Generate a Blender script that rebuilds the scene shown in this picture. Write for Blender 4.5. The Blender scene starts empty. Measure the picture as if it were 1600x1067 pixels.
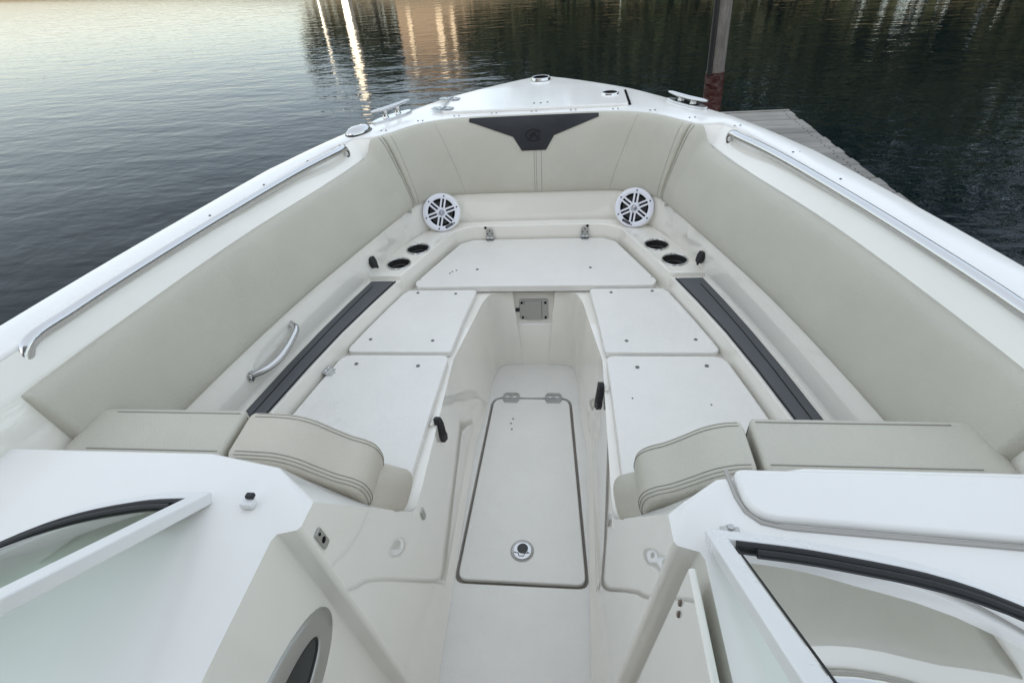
import bpy, bmesh, math, random
from mathutils import Vector, Matrix, noise
random.seed(7)
S = bpy.context.scene
COL = S.collection

# ------------------------------------------------------------------ camera
cam_d = bpy.data.cameras.new('camera'); cam = bpy.data.objects.new('camera', cam_d); COL.objects.link(cam)
cam_d.sensor_width = 36.0; cam_d.lens = 18.0; cam_d.clip_start = 0.02; cam_d.clip_end = 5000
def aim(loc, pitch, yaw, roll):
    p, y, r_ = map(math.radians, (pitch, yaw, roll))
    f = Vector((-math.sin(y)*math.cos(p), math.cos(y)*math.cos(p), -math.sin(p)))
    r = Vector((math.cos(y), math.sin(y), 0)); u = r.cross(f)
    r2 = r*math.cos(r_) + u*math.sin(r_); u2 = u*math.cos(r_) - r*math.sin(r_)
    m = Matrix((r2, u2, -f)).transposed().to_4x4(); m.translation = loc
    return m
cam.matrix_world = aim(Vector((0.140, 0.0, 1.62)), 37.5, 7.444, -4.487)
S.camera = cam

# ------------------------------------------------------------------ light
SUN_EL, SUN_AZ = math.radians(14), math.radians(205)      # azimuth clockwise from +Y (behind, to the left)
W = bpy.data.worlds.new('World'); S.world = W; W.use_nodes = True
wn = W.node_tree.nodes; wl = W.node_tree.links
sky = wn.new('ShaderNodeTexSky'); sky.sky_type = 'NISHITA'; sky.sun_disc = False
sky.sun_elevation = SUN_EL; sky.sun_rotation = SUN_AZ
sky.air_density = 1.0; sky.dust_density = 1.1; sky.ozone_density = 1.0
wn['Background'].inputs['Strength'].default_value = 0.12
veil = wn.new('ShaderNodeMix'); veil.data_type = 'RGBA'; veil.inputs[0].default_value = .80      # thin even haze over the whole sky
veil.inputs[7].default_value = (1.02, 1.045, 1.05, 1)
wl.new(sky.outputs[0], veil.inputs[6]); wl.new(veil.outputs[2], wn['Background'].inputs['Color'])
sd = bpy.data.lights.new('sun', 'SUN'); sun = bpy.data.objects.new('sun', sd); COL.objects.link(sun)
sd.energy = 2.0; sd.angle = math.radians(0.5); sd.color = (1.0, 0.86, 0.66)
sdir = Vector((math.sin(SUN_AZ)*math.cos(SUN_EL), math.cos(SUN_AZ)*math.cos(SUN_EL), math.sin(SUN_EL)))
sun.rotation_euler = (-sdir).to_track_quat('-Z', 'Y').to_euler(); sun.location = (0, 0, 60)
S.view_settings.view_transform = 'Standard'; S.view_settings.look = 'None'
S.view_settings.exposure = 3.0; S.view_settings.gamma = 1.0

# ------------------------------------------------------------------ materials
def mat(name, col, rough=.5, metal=0., bump=None, coat=0., var=0., ior=1.5, spots=None):
    m = bpy.data.materials.new(name); m.use_nodes = True
    nt = m.node_tree; b = nt.nodes['Principled BSDF']; L = nt.links
    b.inputs['Base Color'].default_value = (*col, 1); b.inputs['Roughness'].default_value = rough
    b.inputs['Metallic'].default_value = metal; b.inputs['Coat Weight'].default_value = coat
    b.inputs['Coat Roughness'].default_value = .03; b.inputs['Coat IOR'].default_value = 1.6; b.inputs['IOR'].default_value = ior
    tc = nt.nodes.new('ShaderNodeTexCoord')
    if var:
        n = nt.nodes.new('ShaderNodeTexNoise'); n.inputs['Scale'].default_value = 3.2; n.inputs['Detail'].default_value = 6; n.inputs['Roughness'].default_value = .65
        L.new(tc.outputs['Object'], n.inputs['Vector'])
        r = nt.nodes.new('ShaderNodeMapRange'); r.inputs[1].default_value = .3; r.inputs[2].default_value = .7
        r.inputs[3].default_value = 1-var; r.inputs[4].default_value = 1+var*.3; L.new(n.outputs[0], r.inputs[0])
        h = nt.nodes.new('ShaderNodeMix'); h.data_type = 'RGBA'; h.blend_type = 'MULTIPLY'; h.inputs[0].default_value = 1
        h.inputs[6].default_value = (*col, 1); L.new(r.outputs[0], h.inputs[7]); L.new(h.outputs[2], b.inputs['Base Color'])
        r2 = nt.nodes.new('ShaderNodeMapRange'); r2.inputs[1].default_value = .3; r2.inputs[2].default_value = .7
        r2.inputs[3].default_value = rough*.7; r2.inputs[4].default_value = rough*1.4
        L.new(n.outputs[0], r2.inputs[0]); L.new(r2.outputs[0], b.inputs['Roughness'])
    if bump:
        sc, dist, det = bump
        n = nt.nodes.new('ShaderNodeTexNoise'); n.inputs['Scale'].default_value = sc; n.inputs['Detail'].default_value = det
        L.new(tc.outputs['Object'], n.inputs['Vector'])
        bp = nt.nodes.new('ShaderNodeBump'); bp.inputs['Strength'].default_value = 1; bp.inputs['Distance'].default_value = dist
        L.new(n.outputs[0], bp.inputs['Height']); L.new(bp.outputs[0], b.inputs['Normal'])
    return m
GEL = mat('gelcoat', (.86, .83, .755), .03, var=.03, ior=1.5, coat=.9)
GELW = mat('deck_gelcoat', (.84, .825, .79), .12, var=.03)
NSK = mat('nonskid_gelcoat', (.84, .82, .775), .36, bump=(230, .0016, 2), var=.06)
VIN = mat('cream_vinyl', (.53, .508, .43), .5, bump=(330, .0013, 3), var=.07)
VINT = mat('tan_vinyl', (.56, .515, .43), .47, bump=(330, .0013, 3), var=.05)
CHAR = mat('charcoal_vinyl', (.012, .013, .017), .55, bump=(420, .0009, 3), var=.1)
CHARD = mat('black_emboss', (.003, .003, .004), .6)
STI = mat('stitching', (.26, .245, .21), .8)
PIPE = mat('seam_piping', (.36, .345, .30), .6)
PAD = mat('grey_foam_pad', (.105, .112, .118), .75, bump=(600, .0006, 2), var=.12)
PADE = mat('pad_dark_groove', (.018, .018, .021), .8)
SS = mat('stainless', (.62, .62, .62), .16, 1.)
SSB = mat('brushed_stainless', (.50, .50, .48), .38, 1., var=.1)
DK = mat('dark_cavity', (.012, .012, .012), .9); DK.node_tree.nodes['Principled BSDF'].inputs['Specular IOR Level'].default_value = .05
BLK = mat('black_plastic', (.010, .011, .014), .45)
SPW = mat('speaker_white', (.80, .80, .86), .32)
CONE = mat('speaker_cone', (.055, .056, .055), .55)
HUB = mat('speaker_hub', (.55, .55, .60), .2, .8)
RUB = mat('rubber_gasket', (.012, .012, .013), .5)
HULLM = mat('hull_gelcoat', (.8, .8, .79), .15)
ALU = mat('white_aluminium', (.80, .80, .79), .3, var=.04)
BROWN = mat('brown_bung', (.17, .12, .09), .5)
GREYP = mat('grey_plastic', (.38, .39, .40), .4)
CUPM = mat('cup_liner', (.035, .036, .034), .35)
GUT = mat('hatch_gutter', (.34, .31, .27), .6, var=.3)  # brown tint holds grime and some of the gap's shade, painted in
CUPS_M = mat('cup_step', (.10, .10, .10), .4)
JNT = mat('groove_shade', (.42, .40, .37), .6)  # darker gelcoat tone, paints the shading of the dash groove
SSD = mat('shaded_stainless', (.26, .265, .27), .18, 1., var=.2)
def glass(name, col):
    m = bpy.data.materials.new(name); m.use_nodes = True
    nt = m.node_tree; nt.nodes.clear()
    o = nt.nodes.new('ShaderNodeOutputMaterial'); t = nt.nodes.new('ShaderNodeBsdfTransparent'); g = nt.nodes.new('ShaderNodeBsdfGlossy')
    t.inputs[0].default_value = (*col, 1); g.inputs['Roughness'].default_value = .02
    f = nt.nodes.new('ShaderNodeFresnel'); f.inputs[0].default_value = 1.5; mx = nt.nodes.new('ShaderNodeMixShader')
    nt.links.new(f.outputs[0], mx.inputs[0]); nt.links.new(t.outputs[0], mx.inputs[1]); nt.links.new(g.outputs[0], mx.inputs[2]); nt.links.new(mx.outputs[0], o.inputs[0])
    return m
GLASS = glass('tinted_glass', (.72, .83, .75))
PGL = mat('dark_porthole_glass', (.006, .010, .010), .04)

# ------------------------------------------------------------------ helpers
def setp(o, parent):
    if parent is not None:
        o.parent = parent
        if parent.type == 'EMPTY' and not parent.get('_local'):
            o.matrix_parent_inverse = Matrix.Translation(-Vector(parent.location))
def link(name, me, m, parent=None, smooth=True, bevel=0., seg=3, mw=None, angle=28, sub=0):
    o = bpy.data.objects.new(name, me); COL.objects.link(o)
    if m is not None and not me.materials: me.materials.append(m)
    if smooth:
        me.polygons.foreach_set('use_smooth', [True]*len(me.polygons))
        me.set_sharp_from_angle(angle=math.radians(38))
    setp(o, parent)
    if mw is not None: o.matrix_basis = mw
    if bevel:
        b = o.modifiers.new('bevel', 'BEVEL'); b.width = bevel; b.segments = seg; b.limit_method = 'ANGLE'; b.angle_limit = math.radians(angle)
        b.harden_normals = True
    return o
def mesh(name, vs, fs):
    me = bpy.data.meshes.new(name); me.from_pydata([tuple(v) for v in vs], [], fs); me.update(); return me
def fixn(me):
    bm = bmesh.new(); bm.from_mesh(me); bmesh.ops.recalc_face_normals(bm, faces=bm.faces); bm.to_mesh(me); bm.free(); return me
def obj(name, vs, fs, m, parent=None, **k):
    return link(name, mesh(name, vs, fs), m, parent, **k)
def thing(name, label, cat, loc=(0, 0, 0), group=None):
    o = bpy.data.objects.new(name, None); COL.objects.link(o); o.location = loc; o.empty_display_size = .1
    return tag(o, label, cat, group)
def tag(o, label, cat, group=None):
    o['label'] = label; o['category'] = cat
    if group: o['group'] = group
    return o
def frame(o, n, up=(0, 0, 1)):
    n = Vector(n).normalized(); up = Vector(up); x = up.cross(n).normalized(); y = n.cross(x)
    m = Matrix((x, y, n)).transposed().to_4x4(); m.translation = Vector(o); return m
def round_poly(pts, r, seg=5):
    out = []; n = len(pts)
    for i in range(n):
        p0, p1, p2 = Vector(pts[i-1]), Vector(pts[i]), Vector(pts[(i+1) % n])
        rr = r[i] if isinstance(r, (list, tuple)) else r
        a, b = (p0-p1), (p2-p1); la, lb = a.length, b.length
        if rr <= 0: out.append(p1); continue
        a.normalize(); b.normalize(); ang = a.angle(b); d = min(rr/math.tan(ang/2), la*.48, lb*.48)
        s, e = p1+a*d, p1+b*d
        for k in range(seg+1):
            t = k/seg; out.append(s*(1-t)**2+p1*2*t*(1-t)+e*t*t)
    return [(v[0], v[1]) for v in out]
def prism(poly, z0, z1, f=None):
    """closed prism over a plan polygon; f maps (x,y,z) to a point"""
    n = len(poly); f = f or (lambda x, y, z: (x, y, z))
    vs = [f(x, y, z0) for x, y in poly]+[f(x, y, z1) for x, y in poly]
    fs = [tuple(range(n-1, -1, -1)), tuple(range(n, 2*n))]+[(i, (i+1) % n, n+(i+1) % n, n+i) for i in range(n)]
    return vs, fs
def slab(name, poly, z0, z1, m, parent, f=None, **k):
    vs, fs = prism(poly, z0, z1, f); return link(name, fixn(mesh(name, vs, fs)), m, parent, **k)
def box(name, c, s, m, parent, mw=None, bevel=.002, **k):
    x, y, z = c; a, b, d = (q/2 for q in s)
    vs, fs = prism([(x-a, y-b), (x+a, y-b), (x+a, y+b), (x-a, y+b)], z-d, z+d)
    return obj(name, vs, fs, m, parent, mw=mw, bevel=bevel, **k)
def holed(name, outer, holes, z, depth, m, parent, skirt=0, **k):
    bm = bmesh.new(); es = []
    def ring(pl):
        vv = [bm.verts.new((x, y, z)) for x, y in pl]
        return [bm.edges.new((vv[i], vv[(i+1) % len(vv)])) for i in range(len(vv))]
    eo_ = ring(outer); es += eo_; hs = [ring(h) for h in holes]
    for h in hs: es += h
    bmesh.ops.triangle_fill(bm, use_beauty=True, use_dissolve=False, edges=es)
    for f in bm.faces:
        f.normal_update()
        if f.normal.z < 0: f.normal_flip()
    for h in hs:
        r = bmesh.ops.extrude_edge_only(bm, edges=h)
        for v in [g for g in r['geom'] if isinstance(g, bmesh.types.BMVert)]: v.co.z -= depth
    if skirt:
        r = bmesh.ops.extrude_edge_only(bm, edges=eo_)
        for v in [g for g in r['geom'] if isinstance(g, bmesh.types.BMVert)]: v.co.z -= skirt
    bmesh.ops.recalc_face_normals(bm, faces=bm.faces)
    up = max(bm.faces, key=lambda f: f.calc_area()*abs(f.normal.z))
    if up.normal.z < 0: bmesh.ops.reverse_faces(bm, faces=bm.faces)
    me = bpy.data.meshes.new(name); bm.to_mesh(me); bm.free()
    return link(name, me, m, parent, **k)
def grid(name, rows, m, parent, wrap=False, cap=False, **k):
    nr, nc = len(rows), len(rows[0]); vs = [v for r in rows for v in r]; fs = []
    for i in range(nr-1):
        for j in range(nc if wrap else nc-1):
            a, b = i*nc+j, i*nc+(j+1) % nc
            fs.append((a, b, b+nc, a+nc))
    if cap:
        fs.append(tuple(range(nc-1, -1, -1))); fs.append(tuple((nr-1)*nc+j for j in range(nc)))
    return link(name, fixn(mesh(name, vs, fs)) if wrap else mesh(name, vs, fs), m, parent, **k)
def tube_data(path, r, n=10, flat=1., closed=False):
    P = [Vector(p) for p in path]; rows = []; N = len(P); up = Vector((0, 0, 1)); x = None
    for i in range(N):
        if closed: t = (P[(i+1) % N]-P[i-1])
        else: t = (P[min(i+1, N-1)]-P[max(i-1, 0)])
        t.normalize()
        if x is None: x = t.cross(up if abs(t.z) < .9 else Vector((0, 1, 0))).normalized()
        x = (x-t*x.dot(t)).normalized(); y = t.cross(x)
        rr = r[i] if isinstance(r, (list, tuple)) else r
        rows.append([P[i]+x*math.cos(2*math.pi*k/n)*rr+y*math.sin(2*math.pi*k/n)*rr*flat for k in range(n)])
    vs = [v for q in rows for v in q]; fs = []
    for i in range(N if closed else N-1):
        for j in range(n):
            a, b = i*n+j, i*n+(j+1) % n; c, d = ((i+1) % N)*n+(j+1) % n, ((i+1) % N)*n+j
            fs.append((a, b, c, d))
    if not closed: fs += [tuple(range(n-1, -1, -1)), tuple((N-1)*n+j for j in range(n))]
    return vs, fs
def tube(name, path, r, m, parent, n=10, flat=1., closed=False, **k):
    vs, fs = tube_data(path, r, n, flat, closed); return link(name, fixn(mesh(name, vs, fs)), m, parent, **k)
def lathe(name, prof, m, parent, n=28, mw=None, sx=1., sy=1., cap=False, **k):
    vs = []; fs = []
    for r, z in prof:
        vs += [(r*math.cos(2*math.pi*j/n)*sx, r*math.sin(2*math.pi*j/n)*sy, z) for j in range(n)]
    for i in range(len(prof)-1):
        for j in range(n):
            a, b = i*n+j, i*n+(j+1) % n; fs.append((a, b, b+n, a+n))
    if cap and prof[0][0] > 1e-6: fs.append(tuple(range(n-1, -1, -1)))
    if cap and prof[-1][0] > 1e-6: fs.append(tuple((len(prof)-1)*n+j for j in range(n)))
    bm = bmesh.new(); bm.from_mesh(mesh(name, vs, fs)); bmesh.ops.remove_doubles(bm, verts=bm.verts, dist=1e-6)
    bmesh.ops.recalc_face_normals(bm, faces=bm.faces); me = bpy.data.meshes.new(name); bm.to_mesh(me); bm.free()
    return link(name, me, m, parent, mw=mw, **k)
def offset_poly(pl, k):
    n = len(pl); out = []; ar = sum(pl[i-1][0]*pl[i][1]-pl[i][0]*pl[i-1][1] for i in range(n)); sg = 1 if ar > 0 else -1
    for i in range(n):
        a, b, c = Vector(pl[i-1]), Vector(pl[i]), Vector(pl[(i+1) % n])
        e1 = (b-a).normalized() if (b-a).length > 1e-9 else Vector((0, 0)); e2 = (c-b).normalized() if (c-b).length > 1e-9 else Vector((0, 0))
        n1, n2 = Vector((-e1.y, e1.x))*sg, Vector((-e2.y, e2.x))*sg; m = n1+n2
        if m.length < 1e-6: m = n1
        m.normalize(); cs = max(.5, m.dot(n1) if n1.length else 1); v = b+m*k/cs; out.append((v.x, v.y))
    return out
def pillow(name, outline, d0, d1, ri, rd, m, parent, f, seg=6):
    """cushion block: an outline swept from d0 to d1 with both rims rolled over"""
    rings = []
    for j in range(seg+1):
        th = math.pi/2*(1-j/seg); rings.append((d0+rd*(1-math.sin(th)), ri*(1-math.cos(th))))
    rings = [(d0+rd*(1-math.cos(math.pi/2*j/seg)), ri*(1-math.sin(math.pi/2*j/seg))) for j in range(seg+1)]
    rings += [(d1-(q[0]-d0), q[1]) for q in reversed(rings)]
    rows = [[f(x, y, d) for x, y in (offset_poly(outline, k) if k > 1e-6 else outline)] for d, k in rings]
    return grid(name, rows, m, parent, wrap=True, cap=True)
def merge(name, datas, m, parent, **k):
    vs, fs = [], []
    for v, f in datas:
        o = len(vs); vs += list(v); fs += [tuple(i+o for i in q) for q in f]
    return link(name, mesh(name, vs, fs), m, parent, **k)
def crom(P, sub=5):
    """centripetal Catmull-Rom through points"""
    P = [Vector(p) for p in P]; E = [P[0]*2-P[1]]+P+[P[-1]*2-P[-2]]; out = []
    for i in range(1, len(E)-2):
        p0, p1, p2, p3 = E[i-1:i+3]
        t0 = 0; t1 = t0+max((p1-p0).length, 1e-4)**.5; t2 = t1+max((p2-p1).length, 1e-4)**.5; t3 = t2+max((p3-p2).length, 1e-4)**.5
        for k in range(sub):
            t = t1+(t2-t1)*k/sub
            a1 = p0*((t1-t)/(t1-t0))+p1*((t-t0)/(t1-t0)); a2 = p1*((t2-t)/(t2-t1))+p2*((t-t1)/(t2-t1)); a3 = p2*((t3-t)/(t3-t2))+p3*((t-t2)/(t3-t2))
            b1 = a1*((t2-t)/(t2-t0))+a2*((t-t0)/(t2-t0)); b2 = a2*((t3-t)/(t3-t1))+a3*((t-t1)/(t3-t1))
            out.append(b1*((t2-t)/(t2-t1))+b2*((t-t1)/(t2-t1)))
    out.append(P[-1]); return out
def mirror_curve(P):      # half curve (aft starboard -> bow centre) to the whole (starboard -> bow -> port)
    return [tuple(p) for p in P]+[(-p[0], p[1], p[2]) for p in reversed(P[:-1])]
def sm(a, b, t):
    t = max(0, min(1, (t-a)/(b-a))); return t*t*(3-2*t)

# ------------------------------------------------------------------ water, bank
def water_mat():
    m = bpy.data.materials.new('lake_water'); m.use_nodes = True; nt = m.node_tree; b = nt.nodes['Principled BSDF']; L = nt.links
    b.inputs['Base Color'].default_value = (.002, .007, .009, 1); b.inputs['Roughness'].default_value = .015; b.inputs['IOR'].default_value = 1.14
    tc = nt.nodes.new('ShaderNodeTexCoord'); prev = None
    for sc, rot, st, dist, det in (((.45, 1.5, 1), 16, 1, .016, 2), ((1.5, 2.6, 1), -12, 1, .0100, 2), ((4.6, 7.5, 1), 20, 1, .0052, 3)):
        mp = nt.nodes.new('ShaderNodeMapping'); mp.inputs['Scale'].default_value = sc; mp.inputs['Rotation'].default_value = (0, 0, math.radians(rot))
        n = nt.nodes.new('ShaderNodeTexNoise'); n.inputs['Scale'].default_value = 1; n.inputs['Detail'].default_value = det; n.inputs['Roughness'].default_value = .5; n.inputs['Distortion'].default_value = .4
        L.new(tc.outputs['Object'], mp.inputs[0]); L.new(mp.outputs[0], n.inputs['Vector'])
        bp = nt.nodes.new('ShaderNodeBump'); bp.inputs['Strength'].default_value = st; bp.inputs['Distance'].default_value = dist
        L.new(n.outputs[0], bp.inputs['Height'])
        if prev: L.new(prev.outputs[0], bp.inputs['Normal'])
        prev = bp
    L.new(prev.outputs[0], b.inputs['Normal']); return m
WL = -.30
wo = obj('water', [(-1500, -1500, WL), (1500, -1500, WL), (1500, 1500, WL), (-1500, 1500, WL)], [(0, 1, 2, 3)], water_mat(), smooth=False); wo['kind'] = 'structure'
EARTH = mat('bank_earth', (.07, .06, .04), .9, bump=(3, .1, 5), var=.3)
LEAF = mat('foliage', (.016, .023, .007), .7, var=.5); BARK = mat('bark', (.08, .06, .045), .9)
bank_pts = [(-500, 330), (-160, 140), (-70, 84), (-40, 66), (-22, 52), (-12, 42), (0, 37), (10, 31), (22, 24), (40, 14), (70, 0)]
vs = []; fs = []
for i, (x, y) in enumerate(bank_pts):
    d = Vector((x, y)).normalized()
    for k, (off, z) in enumerate(((0, -.6), (.6, .1), (2.5, .7), (60, 2.2))): vs.append((x+d.x*off, y+d.y*off, z))
for i in range(len(bank_pts)-1):
    for k in range(3): a = i*4+k; fs.append((a, a+4, a+5, a+1))
bk = obj('far_bank', vs, fs, EARTH); bk['kind'] = 'structure'

def wood(name, label, spots, per, leaf):
    """a far-off wood as one mass: trunks and leaf-sized faces through each crown"""
    vs, fs = [], []
    for (x, y, z, h, w) in spots:
        tv, tf = tube_data([(x, y, z-.3), (x+.1, y, z+h*.4), (x, y+.1, z+h*.8)], [.22, .16, .05], 6); o = len(vs); vs += tv; fs += [tuple(i+o for i in q) for q in tf]
        cl = [(x+random.gauss(0, w*.30), y+random.gauss(0, w*.30), z+h*random.uniform(.22, .95), w*random.uniform(.22, .42)) for _ in range(11)]
        for _ in range(per):
            cx, cy, cz, cr = random.choice(cl); d = Vector((random.gauss(0, 1), random.gauss(0, 1), random.gauss(0, .8))).normalized()*cr*random.random()**.4
            p = Vector((cx, cy, cz))+d; a = Vector((random.gauss(0, 1), random.gauss(0, 1), random.gauss(0, 1))).normalized(); b = a.orthogonal().normalized(); s = leaf*random.uniform(.6, 1.4)
            o = len(vs); vs += [p+a*s, p+b*s*.7, p-a*s, p-b*s*.7]; fs.append((o, o+1, o+2, o+3))
    o = obj(name, vs, fs, LEAF, smooth=False); o['kind'] = 'stuff'; o['label'] = label; o['category'] = 'trees'; return o
sp = []
for i in range(34):
    t = i/33; x = -2+t*52; y = 38-.58*(x+2)+random.uniform(2, 9); sp.append((x+random.uniform(-.6, .6), y, .6, random.uniform(10, 15), random.uniform(5, 7)))
for i in range(18):
    x = -23+i*1.45; sp.append((x, 56+random.uniform(0, 4), .8, random.uniform(5.5, 8.5), 4.5))
for i in range(46):
    t = i/45; x = -4+t*56; y = 37.5-.58*(x+2)+random.uniform(.5, 2.5); sp.append((x, y, .2, random.uniform(3.0, 5.5), random.uniform(4, 5.5)))
wood('wood_beyond_bow', 'dark leafy trees on the far bank, mirrored in the water', sp, 1500, .26)
sun2 = Vector((math.sin(SUN_AZ), math.cos(SUN_AZ))); acr = Vector((sun2.y, -sun2.x))      # acr points aft-starboard or forward-port
def astern(d, t): p = sun2*d+acr*t; return (p.x, p.y)
sp = []
for i in range(34):
    t = -40+i*2.4; x, y = astern(40+random.uniform(-3, 3), t); sp.append((x, y, .4, random.uniform(10, 14), random.uniform(5, 7)))
wood('sun_screen_wood', 'tall unseen trees added astern to keep the sun off the boat', sp, 600, .42)  # trees out of view, added to screen the boat from the sun
BLOCKER = thing('sun_blocker', 'long dark sun shed on the bank astern', 'blocker', (*astern(31, 0), .3))  # added block, never in view, stops direct sun reaching boat and piling
slab('wall', [astern(28, -26), astern(28, 30), astern(34, 30), astern(34, -26)], -.4, 11.4, mat('blocker_cladding', (.16, .15, .14), .8), BLOCKER, smooth=False)
slab('roof', [astern(27, -27), astern(27, 31), astern(35, 31), astern(35, -27)], 11.41, 11.8, mat('blocker_roof', (.10, .10, .11), .7), BLOCKER, smooth=False)
# ------------------------------------------------------------------ boat
BOAT = thing('motorboat', 'white bow rider motorboat with open bow cockpit and cream upholstery', 'boat', (0, 1.2, WL))

# half-curves, aft starboard -> bow centre
A = [(1.24, -.9), (1.19, .6), (1.135, 1.1), (1.07, 1.5), (1.0, 1.885), (.992, 1.91), (.93, 2.12), (.858, 2.32), (.835, 2.372), (.78, 2.475), (.75, 2.53), (.61, 2.755), (.46, 2.985), (.2, 3.250), (.085, 3.345), (0, 3.402)]
B = [(1.08, -.9), (1.06, .6), (1.01, 1.1), (.955, 1.5), (.893, 1.885), (.888, 1.91), (.84, 2.12), (.798, 2.235), (.785, 2.262), (.705, 2.268), (.683, 2.276), (.565, 2.405), (.46, 2.475), (.30, 2.515), (.12, 2.519), (0, 2.52)]
C = [(1.04, -.9, .93), (1.02, .6, .93), (.965, 1.1, .93), (.895, 1.5, .93), (.80, 1.87, .93), (.795, 1.9, .93), (.755, 2.09, .93), (.738, 2.190, .93), (.730, 2.210, .932), (.690, 2.245, .96), (.673, 2.264, .965), (.555, 2.40, .97), (.455, 2.468, .97), (.30, 2.505, .97), (.12, 2.51, .97), (0, 2.51, .97)]
D = [(.99, -.9), (.95, .6), (.885, 1.1), (.805, 1.5), (.712, 1.86), (.705, 1.885), (.64, 2.12), (.60, 2.275), (.592, 2.295), (.575, 2.325), (.56, 2.345), (.50, 2.40), (.42, 2.432), (.30, 2.447), (.12, 2.45), (0, 2.45)]
E_ = [(1.0, -.9, .5), (.955, .6, .5), (.885, 1.1, .5), (.81, 1.5, .5), (.712, 1.885, .5), (.70, 1.91, .52), (.652, 2.12, .52), (.600, 2.235, .52), (.590, 2.253, .52), (.565, 2.298, .52), (.545, 2.325, .52), (.47, 2.385, .52), (.39, 2.415, .52), (.30, 2.422, .52), (.12, 2.424, .52), (0, 2.424, .52)]
F_ = [(.90, -.9, .5), (.862, .6, .5), (.778, 1.1, .5), (.692, 1.5, .5), (.574, 1.885, .5), (.564, 1.91, .52), (.484, 2.12, .52), (.428, 2.265, .52), (.418, 2.290, .52), (.405, 2.315, .52), (.397, 2.325, .52), (.365, 2.347, .52), (.33, 2.362, .52), (.28, 2.367, .52), (.12, 2.369, .52), (0, 2.369, .52)]
def full(P, z=None, sub=4):
    return crom(mirror_curve([(p[0], p[1], p[2] if len(p) > 2 else z) for p in P]), sub)
cA, cB, cC, cD, cE, cF = full(A, 1.0), full(B, 1.0), full(C), full(D, .66), full(E_), full(F_)
def lower(c, dz, dn):   # forward of the step the moulding drops beneath the bow shelf
    out = []
    for i, v in enumerate(c):
        t = sm(1.889, 1.905, v.y); out.append(Vector((v.x, v.y, .50+(dz-.50)*t))+Vector((math.copysign(1, v.x) if v.y < 2.3 else 0, .6 if v.y > 2.28 else 0, 0))*dn*t)
    return out
cEl, cFl = lower(cE, .44, .004), lower(cF, .44, .014)
cG = [Vector((v.x, v.y, .385)) for v in cFl]
cAl = [Vector((v.x*.998, v.y-.002, .955)) for v in cA]
cW = [Vector((v.x*.90, (v.y-.9)*.93+.9 if v.y > .9 else v.y, .45)) for v in cA]
cK = [Vector((v.x*.74, (v.y-.9)*.84+.9 if v.y > .9 else v.y, WL-.15)) for v in cA]
def outw(c, i):        # inward plan normal of a curve
    t = c[min(i+1, len(c)-1)]-c[max(i-1, 0)]; return Vector((-t.y, t.x, 0)).normalized()
grid('hull', [[v*1 for v in cAl], [Vector((v.x*1.008, v.y+.004, .93)) for v in cA], cW, cK], HULLM, BOAT)
# foredeck and gunwales: crowned between sheer and inner edge
rows = [cAl, cA]
for t in (.12, .5, .88): rows.append([a.lerp(b, t)+Vector((0, 0, .006*math.sin(math.pi*t))) for a, b in zip(cA, cB)])
rows += [cB, [b.lerp(c, .04)-Vector((0, 0, .010)) for b, c in zip(cB, cC)]]
grid('deck', rows, GELW, BOAT, bevel=.011, seg=4, angle=22)
# coaming panel, liner wall, shelf, rim
grid('liner', [[b+(c-b)*.03+Vector((0, 0, -.006)) for b, c in zip(cB, cC)], cC, cD, [e.lerp(d, .18) for i, (e, d) in enumerate(zip(cEl, cD))], cEl, cFl, cG], GEL, BOAT, bevel=.010, seg=4, angle=24)
# bow shelf: U-shaped plate with the cup openings
CUPS = [(.558*s, y_, ) for s in (1, -1) for y_ in ()]
CUPS = [(s*x_, y_) for s in (1, -1) for x_, y_ in ((.550, 2.133), (.607, 1.993))]
eo = [(v.x+math.copysign(.004, v.x), v.y+.003) for v in cE if v.y > 1.897]; fi = [(v.x, v.y) for v in cF if v.y > 1.897]
eo = [(eo[0][0]+.006, 1.888)]+eo+[(eo[-1][0]-.006, 1.888)]; fi = [(fi[0][0]+.006, 1.888)]+fi+[(fi[-1][0]-.006, 1.888)]
circ = lambda cx, cy, r, n=36: [(cx+r*math.cos(2*math.pi*k/n), cy+r*math.sin(2*math.pi*k/n)) for k in range(n)]
SH = holed('bow_shelf', eo+list(reversed(fi)), [circ(x_, y_, .050) for x_, y_ in CUPS], .520, .03, GEL, BOAT, bevel=.006, seg=3, angle=40, skirt=.115)
# rub strip along the sheer
tube('rub_rail', [Vector((v.x*1.004, v.y+.006, .945)) for v in cA], .016, GELW, BOAT, n=8)

# ---- well, floor, side walls up to the consoles
wt = [(0, 1.945), (.097, 1.943), (.15, 1.932), (.19, 1.895), (.212, 1.84), (.232, 1.72), (.258, 1.36), (.272, .89)]
wb = [(0, 1.912), (.06, 1.911), (.130, 1.907), (.170, 1.892), (.189, 1.845), (.209, 1.68), (.246, 1.30), (.241, .84)]
def wb_x(y): return .247-(1.3-y)*.0157
def wt_x(y, z): return wb_x(y)+z*(.064+.030*max(0, min(1, (.80-y)/.28)))
WS = [(1.36, .413), (1.2, .413), (1.05, .413), (.89, .413), (.82, .415), (.79, .430), (.776, .443), (.71, .548), (.648, .648), (.585, .748), (.525, .845), (.500, .848), (.485, .849), (.472, .850)]
tops = crom([(x, y, .413) for x, y in wt[1:6]]+[(wt_x(1.45, .413), 1.45, .413)], 5)[:-1]+[Vector((wt_x(1.45, .413), 1.45, .413))]+[Vector((wt_x(y, z), y, z)) for y, z in WS]
bots = crom([(x, y, 0) for x, y in wb[1:6]]+[(wb_x(1.40), 1.40, 0)], 5)[:-1]+[Vector((wb_x(1.40), 1.40, 0))]+[Vector((wb_x(min(y, 1.33)), min(y, 1.33), 0)) for y, z in WS]
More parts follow.
